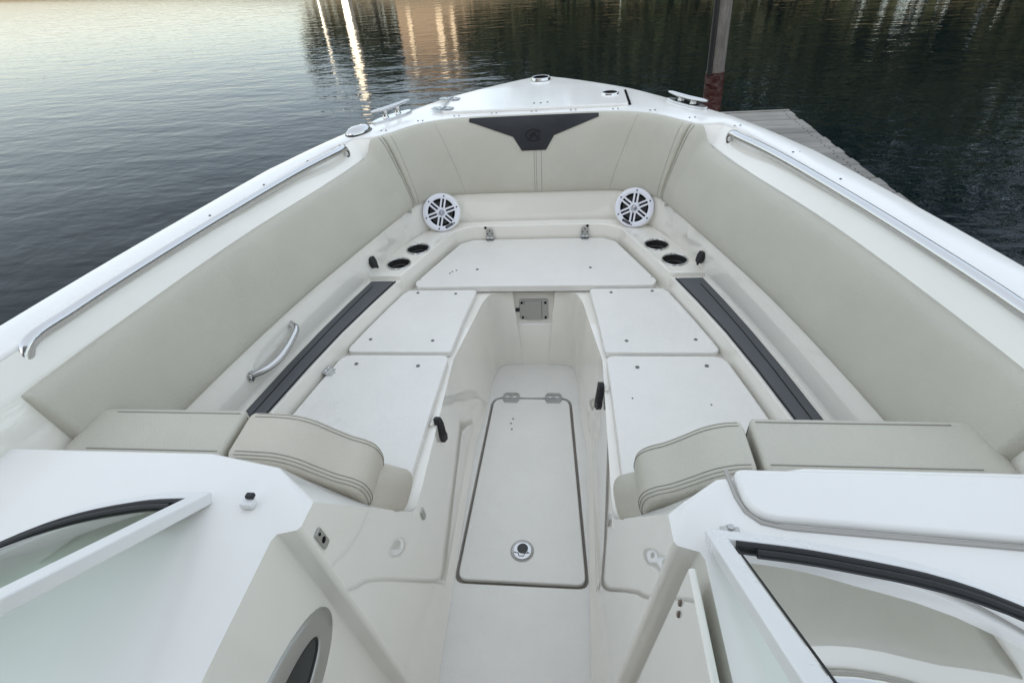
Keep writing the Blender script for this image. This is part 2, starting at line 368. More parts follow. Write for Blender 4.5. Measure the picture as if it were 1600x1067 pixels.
aft = [(.319, .465, .849, .236), (.352, .457, .847, .271), (.358, .445, .846, .277), (.358, .2, .846, .277), (.358, -.9, .846, .277)]
for s, side in ((1, 'starboard'), (-1, 'port')):
    rows = []
    for t in (0, .06, .25, .5, .75, .93, 1.0):
        r = [a.lerp(b, t) for a, b in zip(tops, bots)]
        # dished a little between rim and floor
        r += [Vector((xt+(xb-xt)*t, y, z*(1-t))) for xt, y, z, xb in aft]
        if t >= .9: # cove into the floor
            k_ = .003 if t < 1 else .022
            r = [v+Vector((-k_*(1-sm(1.45, 1.8, v.y)), 0, .0008 if t >= 1 else 0)) for v in r]
        rows.append([Vector((v.x*s, v.y, v.z)) for v in r])
    if s > 0: rows = [list(reversed(r)) for r in rows]
    o = grid('well_side_wall', rows, GEL, BOAT, bevel=.012, seg=3, angle=30)
    if s < 0: PORTWALL = o
# front wall between the two sides, with the open-topped latch recess
rz = .212
def fw(x, z): # y of the front wall
    t = 1-z/.40; return 1.943-.031*t**1.5
vs = [(-.097, fw(0, rz), rz), (.097, fw(0, rz), rz), (.06, 1.911, 0), (-.06, 1.911, 0),
      (-.088, fw(0, rz)+.006, rz+.012), (.088, fw(0, rz)+.006, rz+.012), (.086, 1.958, rz+.016), (-.086, 1.958, rz+.016),
      (.086, 1.966, .365), (-.086, 1.966, .365), (.090, 1.996, .412), (-.090, 1.996, .412), (-.097, 1.943, .413), (.097, 1.943, .413)]
fs = [(3, 2, 1, 0), (0, 1, 5, 4), (4, 5, 6, 7), (7, 6, 8, 9), (9, 8, 10, 11), (0, 4, 12), (4, 7, 9, 12), (9, 11, 12), (1, 13, 5), (5, 13, 8, 6), (8, 13, 10)]
obj('well_front_wall', vs, fs, GEL, BOAT, bevel=.005, seg=3, angle=35)
# floor with the opening of the hatch
opening = round_poly([(-.219, .814), (.219, .814), (.169, 1.679), (-.189, 1.679)], [.035, .035, .05, .05], 6)
fl = [(v.x, v.y) for v in bots]+[(.277, .442), (.279, -.9)]
outer = fl+[(-x, y) for x, y in reversed(fl)]
holed('floor', outer, [opening], 0.0, .022, NSK, BOAT, bevel=.003, seg=2)
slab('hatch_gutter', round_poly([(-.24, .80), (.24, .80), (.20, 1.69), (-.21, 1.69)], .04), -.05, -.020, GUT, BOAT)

HATCH = slab('floor_hatch', round_poly([(-.208, .827), (.208, .826), (.158, 1.668), (-.178, 1.668)], [.03, .03, .045, .045], 7), -.018, .003, NSK, BOAT, bevel=.005)
def leaf_pts(w, h, c):
    return [(-w/2, 0), (w/2, 0), (w/2-c*.25, h-c), (w/2-c, h), (-w/2+c, h), (-w/2+c*.25, h-c)]
def screw_mesh():
    vs, fs = [], []; n = 12
    for r, z in ((1.0, 0), (.95, .35), (.55, .5), (.35, .25), (0.05, .2)):
        vs += [(r*math.cos(2*math.pi*j/n), r*math.sin(2*math.pi*j/n), z) for j in range(n)]
    for i in range(4):
        for j in range(n): a, b = i*n+j, i*n+(j+1) % n; fs.append((a, b, b+n, a+n))
    fs.append(tuple(4*n+j for j in range(n))); return mesh('screw', vs, fs)
SCREW = screw_mesh(); SCREW.materials.append(SSB)
STUD = SCREW.copy(); STUD.materials.clear(); STUD.materials.append(mat('stud_metal', (.20, .20, .20), .3, 1.))
SCREWD = SCREW.copy(); SCREWD.materials.clear(); SCREWD.materials.append(DK)
def screw(parent, p, r=.006, n=(0, 0, 1), dark=False, name='screw'):
    return link(name, SCREWD if dark else (STUD if name == 'snap_stud' else SCREW), None, parent, mw=frame(p, n, (0, 1, 0)) @ Matrix.Diagonal((r, r, r, 1)))
def hinge(parent, p, n, up, w, h1, h2, name='hinge', rad=.0055, m=None):
    """two-leaf stainless hinge: leaves, knuckles, screws; local z out of the surface"""
    M = frame(p, n, up)
    vs, fs = prism(leaf_pts(w, h1, .012), 0, .003)
    vs2, fs2 = prism([(x, -y) for x, y in leaf_pts(w, h2, .012)][::-1], 0, .003)
    o = link(name, fixn(mesh(name, vs+vs2, fs+[tuple(i+len(vs) for i in f) for f in fs2])), m or SSB, parent, mw=M, bevel=.001, seg=2)
    for k in range(5):
        a = -w*.5+w*k/5
        tube('knuckle', [(a+.0005, 0, .003), (a+w/5-.0005, 0, .003)], rad if k % 2 else rad*.85, SS if k % 2 else SSB, o, n=10)
    for q, hh in ((1, h1), (-1, h2)):
        for fx, fy in ((-.3, .45), (.3, .45), (0, .78)): screw(o, (w*fx, q*hh*fy, .003), .0038, (0, 0, 1), dark=False)
    return o
hinge(HATCH, (-.102, 1.674, .003), (0, 0, 1), (0, 1, 0), .078, .030, .034)
hinge(HATCH, (.089, 1.674, .003), (0, 0, 1), (0, 1, 0), .078, .030, .034)
for x, y in ((-.083, 1.542), (-.090, 1.515), (-.084, 1.482)): screw(HATCH, (x, y, .002), .0042, dark=True, name='drain_hole')
# flush lift ring
M = Matrix.Translation((-.003, .933, .0035)); RING = lathe('lift_ring_latch', [(.0, -.002), (.0, .0005), (.034, .0005), (.0375, .003), (.040, .0005), (.040, -.002)], SSB, HATCH, 36, mw=M)
lathe('ring_plate', [(.0, .0006), (.030, .0006), (.031, .0022), (.029, .003), (0, .003)], SS, RING, 32)
lathe('thumb_hole', [(0, .0031), (.0165, .0031), (.0175, .0042), (.0185, .0032)], CUPM, RING, 28, mw=Matrix.Translation((.001, .007, 0)))
tube('ring_slot', [(-.027, -.007, .003), (-.012, -.010, .003), (-.010, -.020, .003), (.006, -.020, .003), (.009, -.010, .003), (.025, -.008, .003)], .0016, DK, RING, n=6)
screw(RING, (.019, -.006, .003), .002, dark=True, name='pin')

# ---- seat bases: ledge round the well and the lids on it
lt = [(v.x, v.y) for v in tops if v.y > .80]
rimF = [(v.x, v.y) for v in cF if v.x >= 0]
def rim_x(y):
    for a, b in zip(rimF, rimF[1:]):
        if (a[1]-y)*(b[1]-y) <= 0 and a[1] != b[1]: return a[0]+(b[0]-a[0])*(y-a[1])/(b[1]-a[1])
    return rimF[-1][0]
SEATS = {}
for s in (1, -1):
    poly = [(.264, .776)]+list(reversed([(x-.0, y) for x, y in lt]))[0:]
    inner = [(.0, 1.944)]+[(.097, 1.943)]+lt+[(.264, .776)]
    outer = [(rim_x(y)+.004, y) for y in (.70, .9, 1.1, 1.3, 1.5, 1.7, 1.88)]+[(.39, 2.33), (.28, 2.372), (0, 2.374)]
    pl = [(x, y) for x, y in inner]+[(.30, .70)]+outer
    pl = [(x*s, y) for x, y in pl]
    # the strip over the latch recess stays open
    if s > 0: pl[0] = (.0, 2.0); pl.insert(1, (.09, 2.0))
    else: pl[0] = (0, 2.0); pl.insert(1, (-.09, 2.0))
    bm = bmesh.new(); vv = [bm.verts.new((x, y, .4125)) for x, y in pl]
    es = [bm.edges.new((vv[i], vv[(i+1) % len(vv)])) for i in range(len(vv))]
    bmesh.ops.triangle_fill(bm, use_beauty=True, edges=es)
    for f in bm.faces:
        f.normal_update()
        if f.normal.z < 0: f.normal_flip()
    me = bpy.data.meshes.new('seat_ledge'); bm.to_mesh(me); bm.free(); link('seat_ledge', me, GEL, BOAT)
    g = .007
    ys = (1.462, 1.56, 1.66, 1.76, 1.87)
    pl = [(.243, 1.898), (.268, 1.68), (.285, 1.462)]+[(rim_x(y)-.006, y) for y in ys]+[(rim_x(1.895)-.02, 1.898)]
    n_ = len(pl)
    panel = slab('seat_panel', [(x*s, y) for x, y in round_poly(pl, [.02, 0, .012, .03]+[0]*(n_-5)+[.02], 5)], .4135, .440, NSK, BOAT, bevel=.006)
    ys = (.76, .88, 1.0, 1.12, 1.24, 1.36, 1.444)
    pl = [(.287, 1.444), (.294, 1.2), (.299, .9), (.298, .76)]+[(rim_x(y)-.012, y) for y in ys]
    n_ = len(pl)
    lid = slab('seat_lid', [(x*s, y) for x, y in round_poly(pl, [.03, 0, 0, .01]+[.0]*(n_-5)+[.06], 6)], .4135, .440, NSK, BOAT, bevel=.006)
    SEATS[s] = lid
    for p in ((.334, 1.864), (.505, 1.873), (.367, 1.529), (.617, 1.537)):
        screw(panel, (p[0]*s, p[1]-.0, .4395), .0068, name='snap_stud')
    for p in ((.390, 1.379), (.625, 1.388))+(((.385, .900),) if s < 0 else ((.385, .88),)): screw(lid, (p[0]*s, p[1], .4395), .0075, name='snap_stud')
# lid specks (bolt ends)
for s, p in ((1, (.358, 1.225)), (1, (.60, 1.20)), (-1, (.70, 1.10)), (-1, (.655, 1.06))): screw(SEATS[s], (p[0]*s, p[1], .4395), .003, dark=True, name='bolt_end')
FH = slab('bow_seat_lid', round_poly([(-.532, 1.944), (-.515, 1.908), (.515, 1.908), (.532, 1.944), (.388, 2.312), (.325, 2.356), (-.325, 2.356), (-.388, 2.312)], [.02, .02, .02, .02, .03, .04, .04, .03], 5), .418, .452, NSK, BOAT, bevel=.006)
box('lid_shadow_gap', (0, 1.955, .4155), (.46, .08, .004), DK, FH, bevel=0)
for p in ((-.263, 2.052), (.254, 2.056)): screw(FH, (*p, .4515), .0068, name='snap_stud')
for p in ((-.512, 1.964), (.513, 1.967)): screw(FH, (*p, .4515), .004, name='screw')
for p in ((-.386, 2.020), (-.378, 2.036), (-.360, 2.046)): screw(FH, (*p, .451), .0045, dark=True, name='drain_hole')
for s in (1, -1):
    hx = .238*s
    hg = slab('hinge', [(x, y) for x, y in leaf_pts(.040, .046, .010)], 0, .003, SSB, FH, mw=frame((hx, 2.3590, .463), (0, -1, .04), (0, 0, 1)), bevel=.001, seg=2)
    for q in ((-.011, .020), (.011, .020), (0, .034)): screw(hg, (*q, .003), .0036, dark=True)
    for k in range(5): tube('knuckle', [(-.021+.0084*k, -.001, .008), (-.0131+.0084*k, -.001, .008)], .0068 if k % 2 else .006, SS if k % 2 else SSB, hg, n=10)
    slab('lid_leaf', [(-.019, -.012), (.019, -.012), (.016, -.030), (-.016, -.030)], 0, .003, SSB, hg, f=lambda x, y, z: (x, -.0105+z, -y-.004), bevel=.001)
    screw(BOAT, (.238*s+(.012 if s > 0 else -.020), 2.3605, .5135), .0068, (0, -1, .3), dark=True)
hinge(SEATS[-1], (-.722, 1.345, .4445), (.25, 0, .97), (-.97, .20, .2), .045, .026, .042)

# ---- black seat latches
for s, p0, p1 in ((-1, (-.284, 1.134, .433), (-.262, 1.118, .342)), (1, (.276, 1.304, .433), (.258, 1.276, .342))):
    p0, p1 = Vector(p0), Vector(p1); ax = (p0-p1).normalized(); ln = (p0-p1).length
    M = frame(p1, (-s, -.25, .18), ax)
    L_ = slab('seat_latch', round_poly([(-.013, 0), (.009, -.002), (.015, .016), (.011, .030), (.014, .062), (.010, ln-.012), (.004, ln), (-.012, ln), (-.013, .055), (-.016, .03)], .004, 3), -.004, .014, BLK, BOAT, mw=M, bevel=.003)
    for k in range(6): box('grip_rib', (0, .026+k*.009, .0145), (.020, .0035, .003), BLK, L_, bevel=.0008)
    box('latch_bracket', (-.002, .052, -.010), (.046, .062, .012), GEL, L_, bevel=.004)

# ---- stainless latch in the recess
M = frame((-.003, 1.9610, .292), (0, -1, .05), (0, 0, 1))
LP = slab('paddle_latch', round_poly([(-.066, -.055), (.066, -.055), (.066, .055), (-.066, .055)], .012, 4), 0, .005, SSB, BOAT, mw=M, bevel=.0015)
slab('paddle', [(-.036, -.056), (.036, -.056), (.037, .047), (-.042, .047)], .005, .0075, SSB, LP, bevel=.0008)
tube('paddle_gap', [(-.043, .047, .0056), (-.037, .0, .0056), (-.036, -.054, .0056)], .0013, DK, LP, n=6)
tube('paddle_gap', [(.038, .047, .0056), (.0375, 0, .0056), (.036, -.054, .0056)], .0009, DK, LP, n=6)
for q in ((-.054, .036), (.054, .036), (-.052, -.042), (.054, -.042)): screw(LP, (*q, .005), .0062, dark=True)
box('key_cylinder', (-.074, .0, .006), (.018, .014, .014), BLK, LP)

# ---- step pads on the side shelves
for s in (1, -1):
    inn = [(rim_x(y)+.014, y) for y in (.2, .6, .9, 1.1, 1.3, 1.5, 1.7, 1.868)]
    rimE = [(v.x, v.y) for v in cE if v.x >= 0]
    def e_x(y):
        for a, b in zip(rimE, rimE[1:]):
            if (a[1]-y)*(b[1]-y) <= 0 and a[1] != b[1]: return a[0]+(b[0]-a[0])*(y-a[1])/(b[1]-a[1])
    out_ = [(e_x(y)-.020, y) for y in (1.868, 1.7, 1.5, 1.3, 1.1, .9, .6, .2)]
    pl = inn+out_; n_ = len(pl)
    P_ = slab('step_pad', [(x*s, y) for x, y in round_poly(pl, [0]*7+[.012, .012]+[0]*7, 4)], .5005, .506, PAD, BOAT, bevel=.0015)
    tube('pad_edge', [(x*s, y, .503) for x, y in inn], .0035, PADE, P_, n=6)
    tube('pad_edge', [(x*s, y, .503) for x, y in out_], .0028, PADE, P_, n=6)
    gr = [((e_x(y)-.020-.030)*s, y, .5062) for y in (1.82, 1.7, 1.5, 1.3, 1.1, .9, .6, .2)]
    tube('pad_groove', gr, .0022, PADE, P_, n=6)

# ---- cup holders
for x, y in CUPS:
    M = Matrix.Translation((x, y, .5205))
    R_ = lathe('cup_holder', [(.0475, -.006), (.048, .002), (.050, .0048), (.054, .0044), (.0565, .001), (.0565, -.002)], SS, BOAT, 44, mw=M)
    lathe('cup', [(.0475, -.002), (.047, -.03), (.0425, -.032), (.0415, -.085), (0, -.087)], CUPM, R_, 40)
    lathe('cup_step', [(.0472, -.029), (.0465, -.0275), (.0425, -.0275), (.0420, -.031)], CUPS_M, R_, 40)

# ---- socket caps
for s in (1, -1):
    M = frame((.690*s, 1.912, .575), (-s*.93, -.25, .25), (0, 0, 1))
    o = slab('socket_cap', round_poly([(-.014, -.024), (.010, -.027), (.016, .0), (.012, .026), (-.012, .024), (-.018, .004)], .008, 3), -.01, .010, BLK, BOAT, mw=M, bevel=.003)
    box('cap_tab', (.006, -.028, .006), (.012, .010, .006), BLK, o, bevel=.002)

# ---- speakers
def ring_seg(r0, r1, z0, z1, n=48):
    return [(r0, z0), (r0, z1), (r0+(r1-r0)*.25, z1+.003), (r0+(r1-r0)*.7, z1+.0015), (r1, z0+.004), (r1, z0-.03)]
for s in (1, -1):
    nrm = (-s*.27, -.89, .37); M = frame((.468*s, 2.352, .605), nrm)
    SPK = lathe('speaker', ring_seg(.066, .0905, .006, .010), SPW, BOAT, 56, mw=M @ Matrix.Rotation(math.radians(8*s), 4, 'Z'))
    lathe('cone', [(.068, .004), (.060, -.006), (.030, -.018), (0, -.02)], CONE, SPK, 40)
    lathe('surround', [(.068, .002), (.064, .004), (.058, .002), (.056, -.006)], DK, SPK, 40)
    lathe('hub', [(0, .010), (.022, .010), (.0245, .006), (.0245, -.004)], SPW, SPK, 32)
    tw = lathe('tweeter', [(.0165, .010), (.0165, .0125), (.013, .0135), (.009, .011), (.006, .0155), (0, .0165)], HUB, SPK, 28)
    for k in range(6):
        a = k*math.pi/3+math.radians(20); ca, sa = math.cos(a), math.sin(a)
        dat = []
        for off in (-.0088, .0088):
            vs, fs = prism([(.018, off-.0042), (.070, off-.0042), (.070, off+.0042), (.018, off+.0042)], .0045, .0105, lambda x, y, z: (x*ca-y*sa, x*sa+y*ca, z)); dat.append((vs, fs))
        vs, fs = prism([(.066, -.013), (.076, -.012), (.076, .012), (.066, .013)], .0045, .0118, lambda x, y, z: (x*ca-y*sa, x*sa+y*ca, z)); dat.append((vs, fs))
        merge('grille_spoke', dat, SPW, SPK, bevel=.0015, seg=2)
        screw(SPK, (.079*ca, .079*sa, .0122), .0038, dark=True)
    bx = -s*.018+.018*(1 if s < 0 else -1)
    bd = slab('badge', round_poly([(-.021, -.006), (.021, -.006), (.021, .006), (-.021, .006)], .003), .0110, .0132, BLK, SPK, mw=Matrix.Rotation(math.radians(-12*s+(18 if s < 0 else -18)), 4, 'Z') @ Matrix.Translation((0, -.073, 0)))
    for k in range(7): box('letter', (-.013+k*.0043, 0, .0134), (.0024, .0020, .0006), GREYP, bd, bevel=0)
    # moulded pod the speaker is sunk in
    lathe('speaker_pod', [(.112, -.085), (.099, -.030), (.094, -.014), (.088, -.006)], GEL, SPK, 48)

# ---- snap tabs under the cushions
for s in (1, -1):
    o = box('cushion_tab', (0, 0, 0), (.024, .012, .006), SSB, BOAT, mw=frame((.598*s, 2.262, .652), (-s*.8, -.5, .2), (0, 0, 1)) @ Matrix.Rotation(math.radians(25*s), 4, 'Z'))

# ---- grab handle on the port liner
hp = crom([(-.852, 1.425, .617), (-.835, 1.408, .613), (-.806, 1.388, .606), (-.800, 1.345, .598), (-.806, 1.27, .585), (-.822, 1.225, .578), (-.850, 1.190, .574), (-.885, 1.165, .572)], 6)
HB = tube('grab_handle', hp, .0125, SS, BOAT, n=14)
lathe('foot', [(0, 0), (.019, 0), (.018, .006), (.013, .008)], SS, HB, 20, mw=frame(hp[0]+Vector((.006, -.004, 0)), (.95, -.2, 0)))
lathe('foot', [(0, 0), (.019, 0), (.018, .006), (.013, .008)], SS, HB, 20, mw=frame(hp[-1]+Vector((.012, .004, 0)), (.95, .2, 0)))
# ---- gunwale grab rails
for s in (1, -1):
    pts = [(.793, 2.150, .948), (.786, 2.148, .972), (.785, 2.128, .992), (.800, 2.06, .997), (.855, 1.885, .997), (.915, 1.62, .997), (.975, 1.30, .997), (1.03, .92, .997), (1.042, .80, .992), (1.045, .78, .965)]
    pts = crom([(x*s, y, z) for x, y, z in pts], 6)
    GR = tube('gunwale_rail', pts, .0155, SS, BOAT, n=16)
    lathe('rail_flange', [(0, 0), (.023, 0), (.022, .006), (.016, .009)], SS, GR, 22, mw=frame((.795*s, 2.152, .949), (-s*.45, 0, .9)))

# ---- deck fittings
def cleat(s):
    c = Vector((.690*s, 2.560, 1.003)); d = Vector((-.60*s, 1.0, 0)).normalized(); x = Vector((d.y, -d.x, 0))
    M = Matrix((d, x, (0, 0, 1))).transposed()
    if M.determinant() < 0: M = Matrix((d, -x, (0, 0, 1))).transposed()
    M = M.to_4x4(); M.translation = c
    base = round_poly([(-.125, -.012), (-.06, -.031), (.06, -.031), (.125, -.012), (.125, .012), (.06, .031), (-.06, .031), (-.125, .012)], .02, 4)
    o = slab('cleat', base, -.002, .011, SS, BOAT, mw=M, bevel=.004)
    for q in (-.040, .040): lathe('cleat_post', [(.017, .010), (.0125, .02), (.0115, .036 if s < 0 else .025), (.013, .046 if s < 0 else .032)], SSB if s > 0 else SS, o, 16, mw=Matrix.Translation((q, 0, 0)))
    hp = [(-.125, 0, .066), (-.10, 0, .0655), (-.05, 0, .062), (0, 0, .061), (.05, 0, .062), (.10, 0, .0655), (.125, 0, .066)]
    hp = [(a, b, c-(.030 if s > 0 else .012)) for a, b, c in hp]
    tube('cleat_horn', hp, [.005, .009, .012, .0125, .012, .009, .005], SS, o, n=12, flat=.8)
    if s > 0: slab('cleat_well', round_poly([(-.07, -.018), (.07, -.018), (.07, .018), (-.07, .018)], .015), .011, .0125, DK, o)
cleat(1); cleat(-1)
NL = lathe('running_light', [(.001, .030), (.018, .029), (.034, .024), (.044, .013), (.047, .004), (.047, 0)], SS, BOAT, 32, mw=Matrix.Translation((-.782, 2.330, 1.004)) @ Matrix.Rotation(math.radians(62), 4, 'Z') @ Matrix.Diagonal((1.45, .85, 1, 1)))
lathe('gasket', [(.046, .004), (.050, .003), (.050, -.002), (.046, -.002)], RUB, NL, 32)
DP = lathe('deck_pipe', [(.047, .000), (.047, .010), (.050, .012), (.054, .010), (.057, -.002)], SS, BOAT, 36, mw=Matrix.Translation((0, 3.270, 1.0075)))
lathe('pipe_bore', [(0, -.0010), (.0466, -.0005), (.0467, .0095)], DK, DP, 30)
tube('pipe_bar', [(-.030, -.016, .001), (.030, -.016, .001)], .0022, SS, DP, n=8)
AH = slab('anchor_locker_hatch', round_poly([(-.452, 2.588), (.433, 2.588), (.437, 2.885), (.315, 3.045), (.02, 3.062), (-.325, 3.035), (-.44, 2.89)], [.02, .02, .03, .05, .6, .05, .03], 5), 1.001, 1.0145, GELW, BOAT, bevel=.004)
tube('hatch_gap', [(.441, 2.60, 1.007), (.445, 2.88, 1.007)], .006, DK, AH, n=6)
HL = lathe('hatch_latch', [(.035, .000), (.035, .007), (.038, .009), (.042, .007), (.044, -.001)], SS, AH, 32, mw=Matrix.Translation((.362, 2.795, 1.0145)))
lathe('latch_bowl', [(0, .0006), (.0346, .0009), (.0347, .0066)], DK, HL, 28); tube('latch_pull', [(-.026, -.014, .002), (.0, -.020, .002), (.026, -.014, .002)], .0024, SS, HL, n=8)
for p in ((-.010, 2.668), (.022, 2.667), (.055, 2.676)): screw(AH, (*p, 1.0143), .005, dark=True, name='drain_hole')
for y in (2.640, 2.835):
    hinge(AH, (-.452, y, 1.0165), (0, 0, 1), (-1, .25, 0), .058, .060, .050, m=SSD)
tube('stay_rod', [(-.455, 2.62, 1.0195), (-.456, 2.72, 1.0195), (-.452, 2.83, 1.0195)], .0032, SSB, AH, n=8)
fast = [(-.920, 1.71), (-.858, 1.955), (-.795, 2.145), (-.672, 2.345), (-.535, 2.485), (-.372, 2.543), (-.195, 2.562), (-.006, 2.563), (.178, 2.561), (.37, 2.544), (.53, 2.49), (.675, 2.345), (.822, 2.20), (.93, 1.86), (.98, 1.6), (-.975, 1.45)]
for x, y in fast:
    for q in (-.011, .011): screw(BOAT, (x+q, y, 1.0035), .0038, dark=True, name='rivet')

# ---- consoles: inboard edge follows the side wall, the forward face slopes down to the seat
edge = [(v.x, v.y, v.z) for v in tops if v.y < .80]+[(x, y, z) for x, y, z, _ in aft]
for s in (1, -1):
    rows = []
    for k, (x, y, z) in enumerate(edge):
        t = max(0, min(1, (z-.43)/.415)); t = (z-edge[0][2])/(.848-edge[0][2])
        yo = lambda c0, c1: (c0+(c1-c0)*t) if y > .49 else (c1-(.49-y) if y > .40 else y-(.585-.49)*0)
        zz = .431+(.856-.431)*t if y > .49 else .862
        def Y_(c1, c0=.792):
            if y > .49: return c0+(c1-c0)*t
            return c1+(y-.49)*(c1+.9)/(.49+.9)
        rows.append([Vector((s*q[0], q[1], q[2])) for q in ((x, y, z), (x+.030, Y_(.545, .785) if y > .49 else Y_(.545), zz-(.004 if y < .49 else .002)), (.405, Y_(.590), zz), (.56, Y_(.620), zz), (1.03, Y_(.62), zz))])
    if s > 0: rows = [list(reversed(r)) for r in rows]
    grid('console', rows, GELW, BOAT, bevel=.012, seg=3, angle=24)
# starboard dash pod, with the joint round it
slab('dash_pod', round_poly([(.430, .600), (.436, .505), (1.0, .47), (1.0, .60)], [.02, .065, 0, 0], 9), .858, .878, GELW, BOAT, bevel=.008)
tube('dash_joint', [(.424, .604, .8625), (.428, .55, .8625), (.436, .522, .8625), (.455, .503, .8625), (.49, .495, .8625), (.7, .482, .8625), (1.0, .464, .8635)], .0042, JNT, BOAT, n=8)
o = lathe('canvas_stud', [(0, .012), (.005, .012), (.006, .008), (.004, .006), (.009, .003), (.010, 0)], SSB, BOAT, 16, mw=Matrix.Translation((.402, .487, .862)))
box('stud_plate', (0, 0, .0015), (.030, .012, .003), SSB, o)
# strike plate, clips
M = frame((-.3060, .492, .780), (.97, -.05, .1), (0, .05, 1)) @ Matrix.Rotation(math.radians(6), 4, 'Z')
st = slab('strike_plate', round_poly([(-.010, -.024), (.010, -.024), (.010, .024), (-.010, .024)], .004), 0, .003, SSB, BOAT, mw=M, bevel=.001)
lathe('strike_hole', [(0, .0033), (.006, .0033), (.0065, .003)], DK, st, 14, mw=Matrix.Translation((0, -.004, 0))); screw(st, (0, .015, .003), .003, dark=True)
for s in (1, -1):
    M = frame((.2695*s, .825, .362), (-s, 0, .12), (0, 0, 1))
    slab('cushion_clip', round_poly([(-.010, -.016), (-.0, -.022), (.010, -.016), (.010, .018), (-.010, .018)], .003), -.002, .012, SSB, BOAT, mw=M, bevel=.004)

o = box('canvas_latch', (-.418, .500, .870), (.024, .018, .014), ALU, BOAT, bevel=.004); box('latch_knob', (-.414, .508, .881), (.016, .011, .009), BLK, o, bevel=.003)
# ---- porthole on the port passage wall
def wallx(z): return -(.358+(.277-.358)*(1-z/.846))
def on_wall(y, z, d): return Vector((wallx(z)+d, y, z+d*-.08))
n = 44; cy, cz, ay, az = .235, .615, .215, .088
def ell(k, f, g=0): a = 2*math.pi*k/n; return cy+(ay-f)*math.cos(a), cz+(az-f*.8)*math.sin(a)-.10*(ay-f)*math.cos(a)
rows = []
for f, d in ((0, -.004), (0, .004), (.004, .007), (.046, .008), (.055, .004), (.060, -.006)):
    rows.append([on_wall(*ell(k, f), d) for k in range(n)])
PH = grid('porthole', rows, SSB, BOAT, wrap=True)
obj('porthole_glass', [on_wall(*ell(k, .058), .0025) for k in range(n)], [tuple(range(n))], PGL, PH)
tube('porthole_gasket', [on_wall(*ell(k, .058), .001) for k in range(n)], .004, RUB, PH, n=8, closed=True)

# ---- passage door folded back against the starboard console
vs, fs = prism([(.327, .425), (.327, -.25), (.339, -.25), (.339, .425)], .05, .858)
DR = obj('passage_door', [(x-.072*(1-z/.858), y, z) for x, y, z in vs], fs, GEL, BOAT, bevel=.004)
for y, z in ((.403, .790), (.394, .772)): lathe('bung', [(0, .0022), (.0055, .0022), (.0065, 0)], BROWN, DR, 16, mw=frame((.3262-.072*(1-z/.858), y, z), (-1, 0, .07)) @ Matrix.Diagonal((.7, 1.3, 1, 1)))

# ---- hardtop over the cockpit, unseen behind the camera, added to darken the aft floor
ht = round_poly([(-1.02, -.06), (1.02, -.06), (1.0, -2.3), (-1.0, -2.3)], .25, 6)
HT = slab('shade_top', ht, 1.98, 2.04, GELW, BOAT, bevel=.02)
for s in (1, -1):
    tube('shade_top_leg', [(1.10*s, -.62, .98), (1.02*s, -.55, 1.6), (.93*s, -.52, 2.03)], .024, SS, HT, n=12)
    tube('shade_top_leg', [(1.12*s, -1.7, .98), (1.04*s, -1.8, 1.6), (.93*s, -1.9, 2.03)], .024, SS, HT, n=12)
# ---- windshields
def windshield(base, rake, hgt, name, post_first=True):
    pts = crom([Vector(p) for p in base], 6); topp = []
    for i, p in enumerate(pts):
        t = pts[min(i+1, len(pts)-1)]-pts[max(i-1, 0)]; t.z = 0; t.normalize()
        topp.append(p+Vector((0, -1, 0))*hgt*rake+Vector((0, 0, hgt)))
    def rect(path, w, h, up):
        rows = []
        for i, p in enumerate(path):
            t = (path[min(i+1, len(path)-1)]-path[max(i-1, 0)]).normalized(); sd_ = t.cross(up).normalized(); u = sd_.cross(t)
            rows.append([p+sd_*a*w/2+u*b*h/2 for a, b in ((-1, -1), (1, -1), (1, 1), (-1, 1))])
        return rows
    rk = Vector((0, -rake, 1)).normalized()
    WF = grid('windshield', rect(pts, .022, .030, rk), ALU, BOAT, wrap=True, cap=True, bevel=.003)
    grid('top_frame', rect(topp, .020, .026, rk), ALU, WF, wrap=True, cap=True, bevel=.003)
    nrm = Vector((0, 1, rake)).normalized()
    post = [pts[0]-rk*.012, pts[0].lerp(topp[0], .5), topp[0]+rk*.012]
    grid('side_post', rect(post, .027, .022, nrm), ALU, WF, wrap=True, cap=True, bevel=.003)
    def lip(path, w, d): return [p+rk*d for p in path]
    tube('gasket', [p+rk*.019+nrm*.004 for p in pts[1:]], .006, RUB, WF, n=8)
    tube('gasket', [p+rk*.034+nrm*.001 for p in pts[2:]], .006, RUB, WF, n=8)
    tube('gasket', [pts[1].lerp(topp[1], q) for q in (.06, .5, .95)], .0016, RUB, WF, n=8)
    grid('glass_pane', [[p.lerp(q, .05) for p, q in zip(pts, topp)], [p.lerp(q, .96) for p, q in zip(pts, topp)]], GLASS, WF)
    return WF
windshield([(.372, .462, .876), (.52, .445, .876), (.70, .40, .876), (.86, .28, .880), (.97, .05, .90), (1.02, -.5, .92)], 1.45, .20, 'starboard')
windshield([(-.505, .500, .876), (-.60, .49, .876), (-.74, .44, .876), (-.88, .30, .880), (-.97, .05, .90), (-1.02, -.5, .92)], 1.45, .20, 'port')

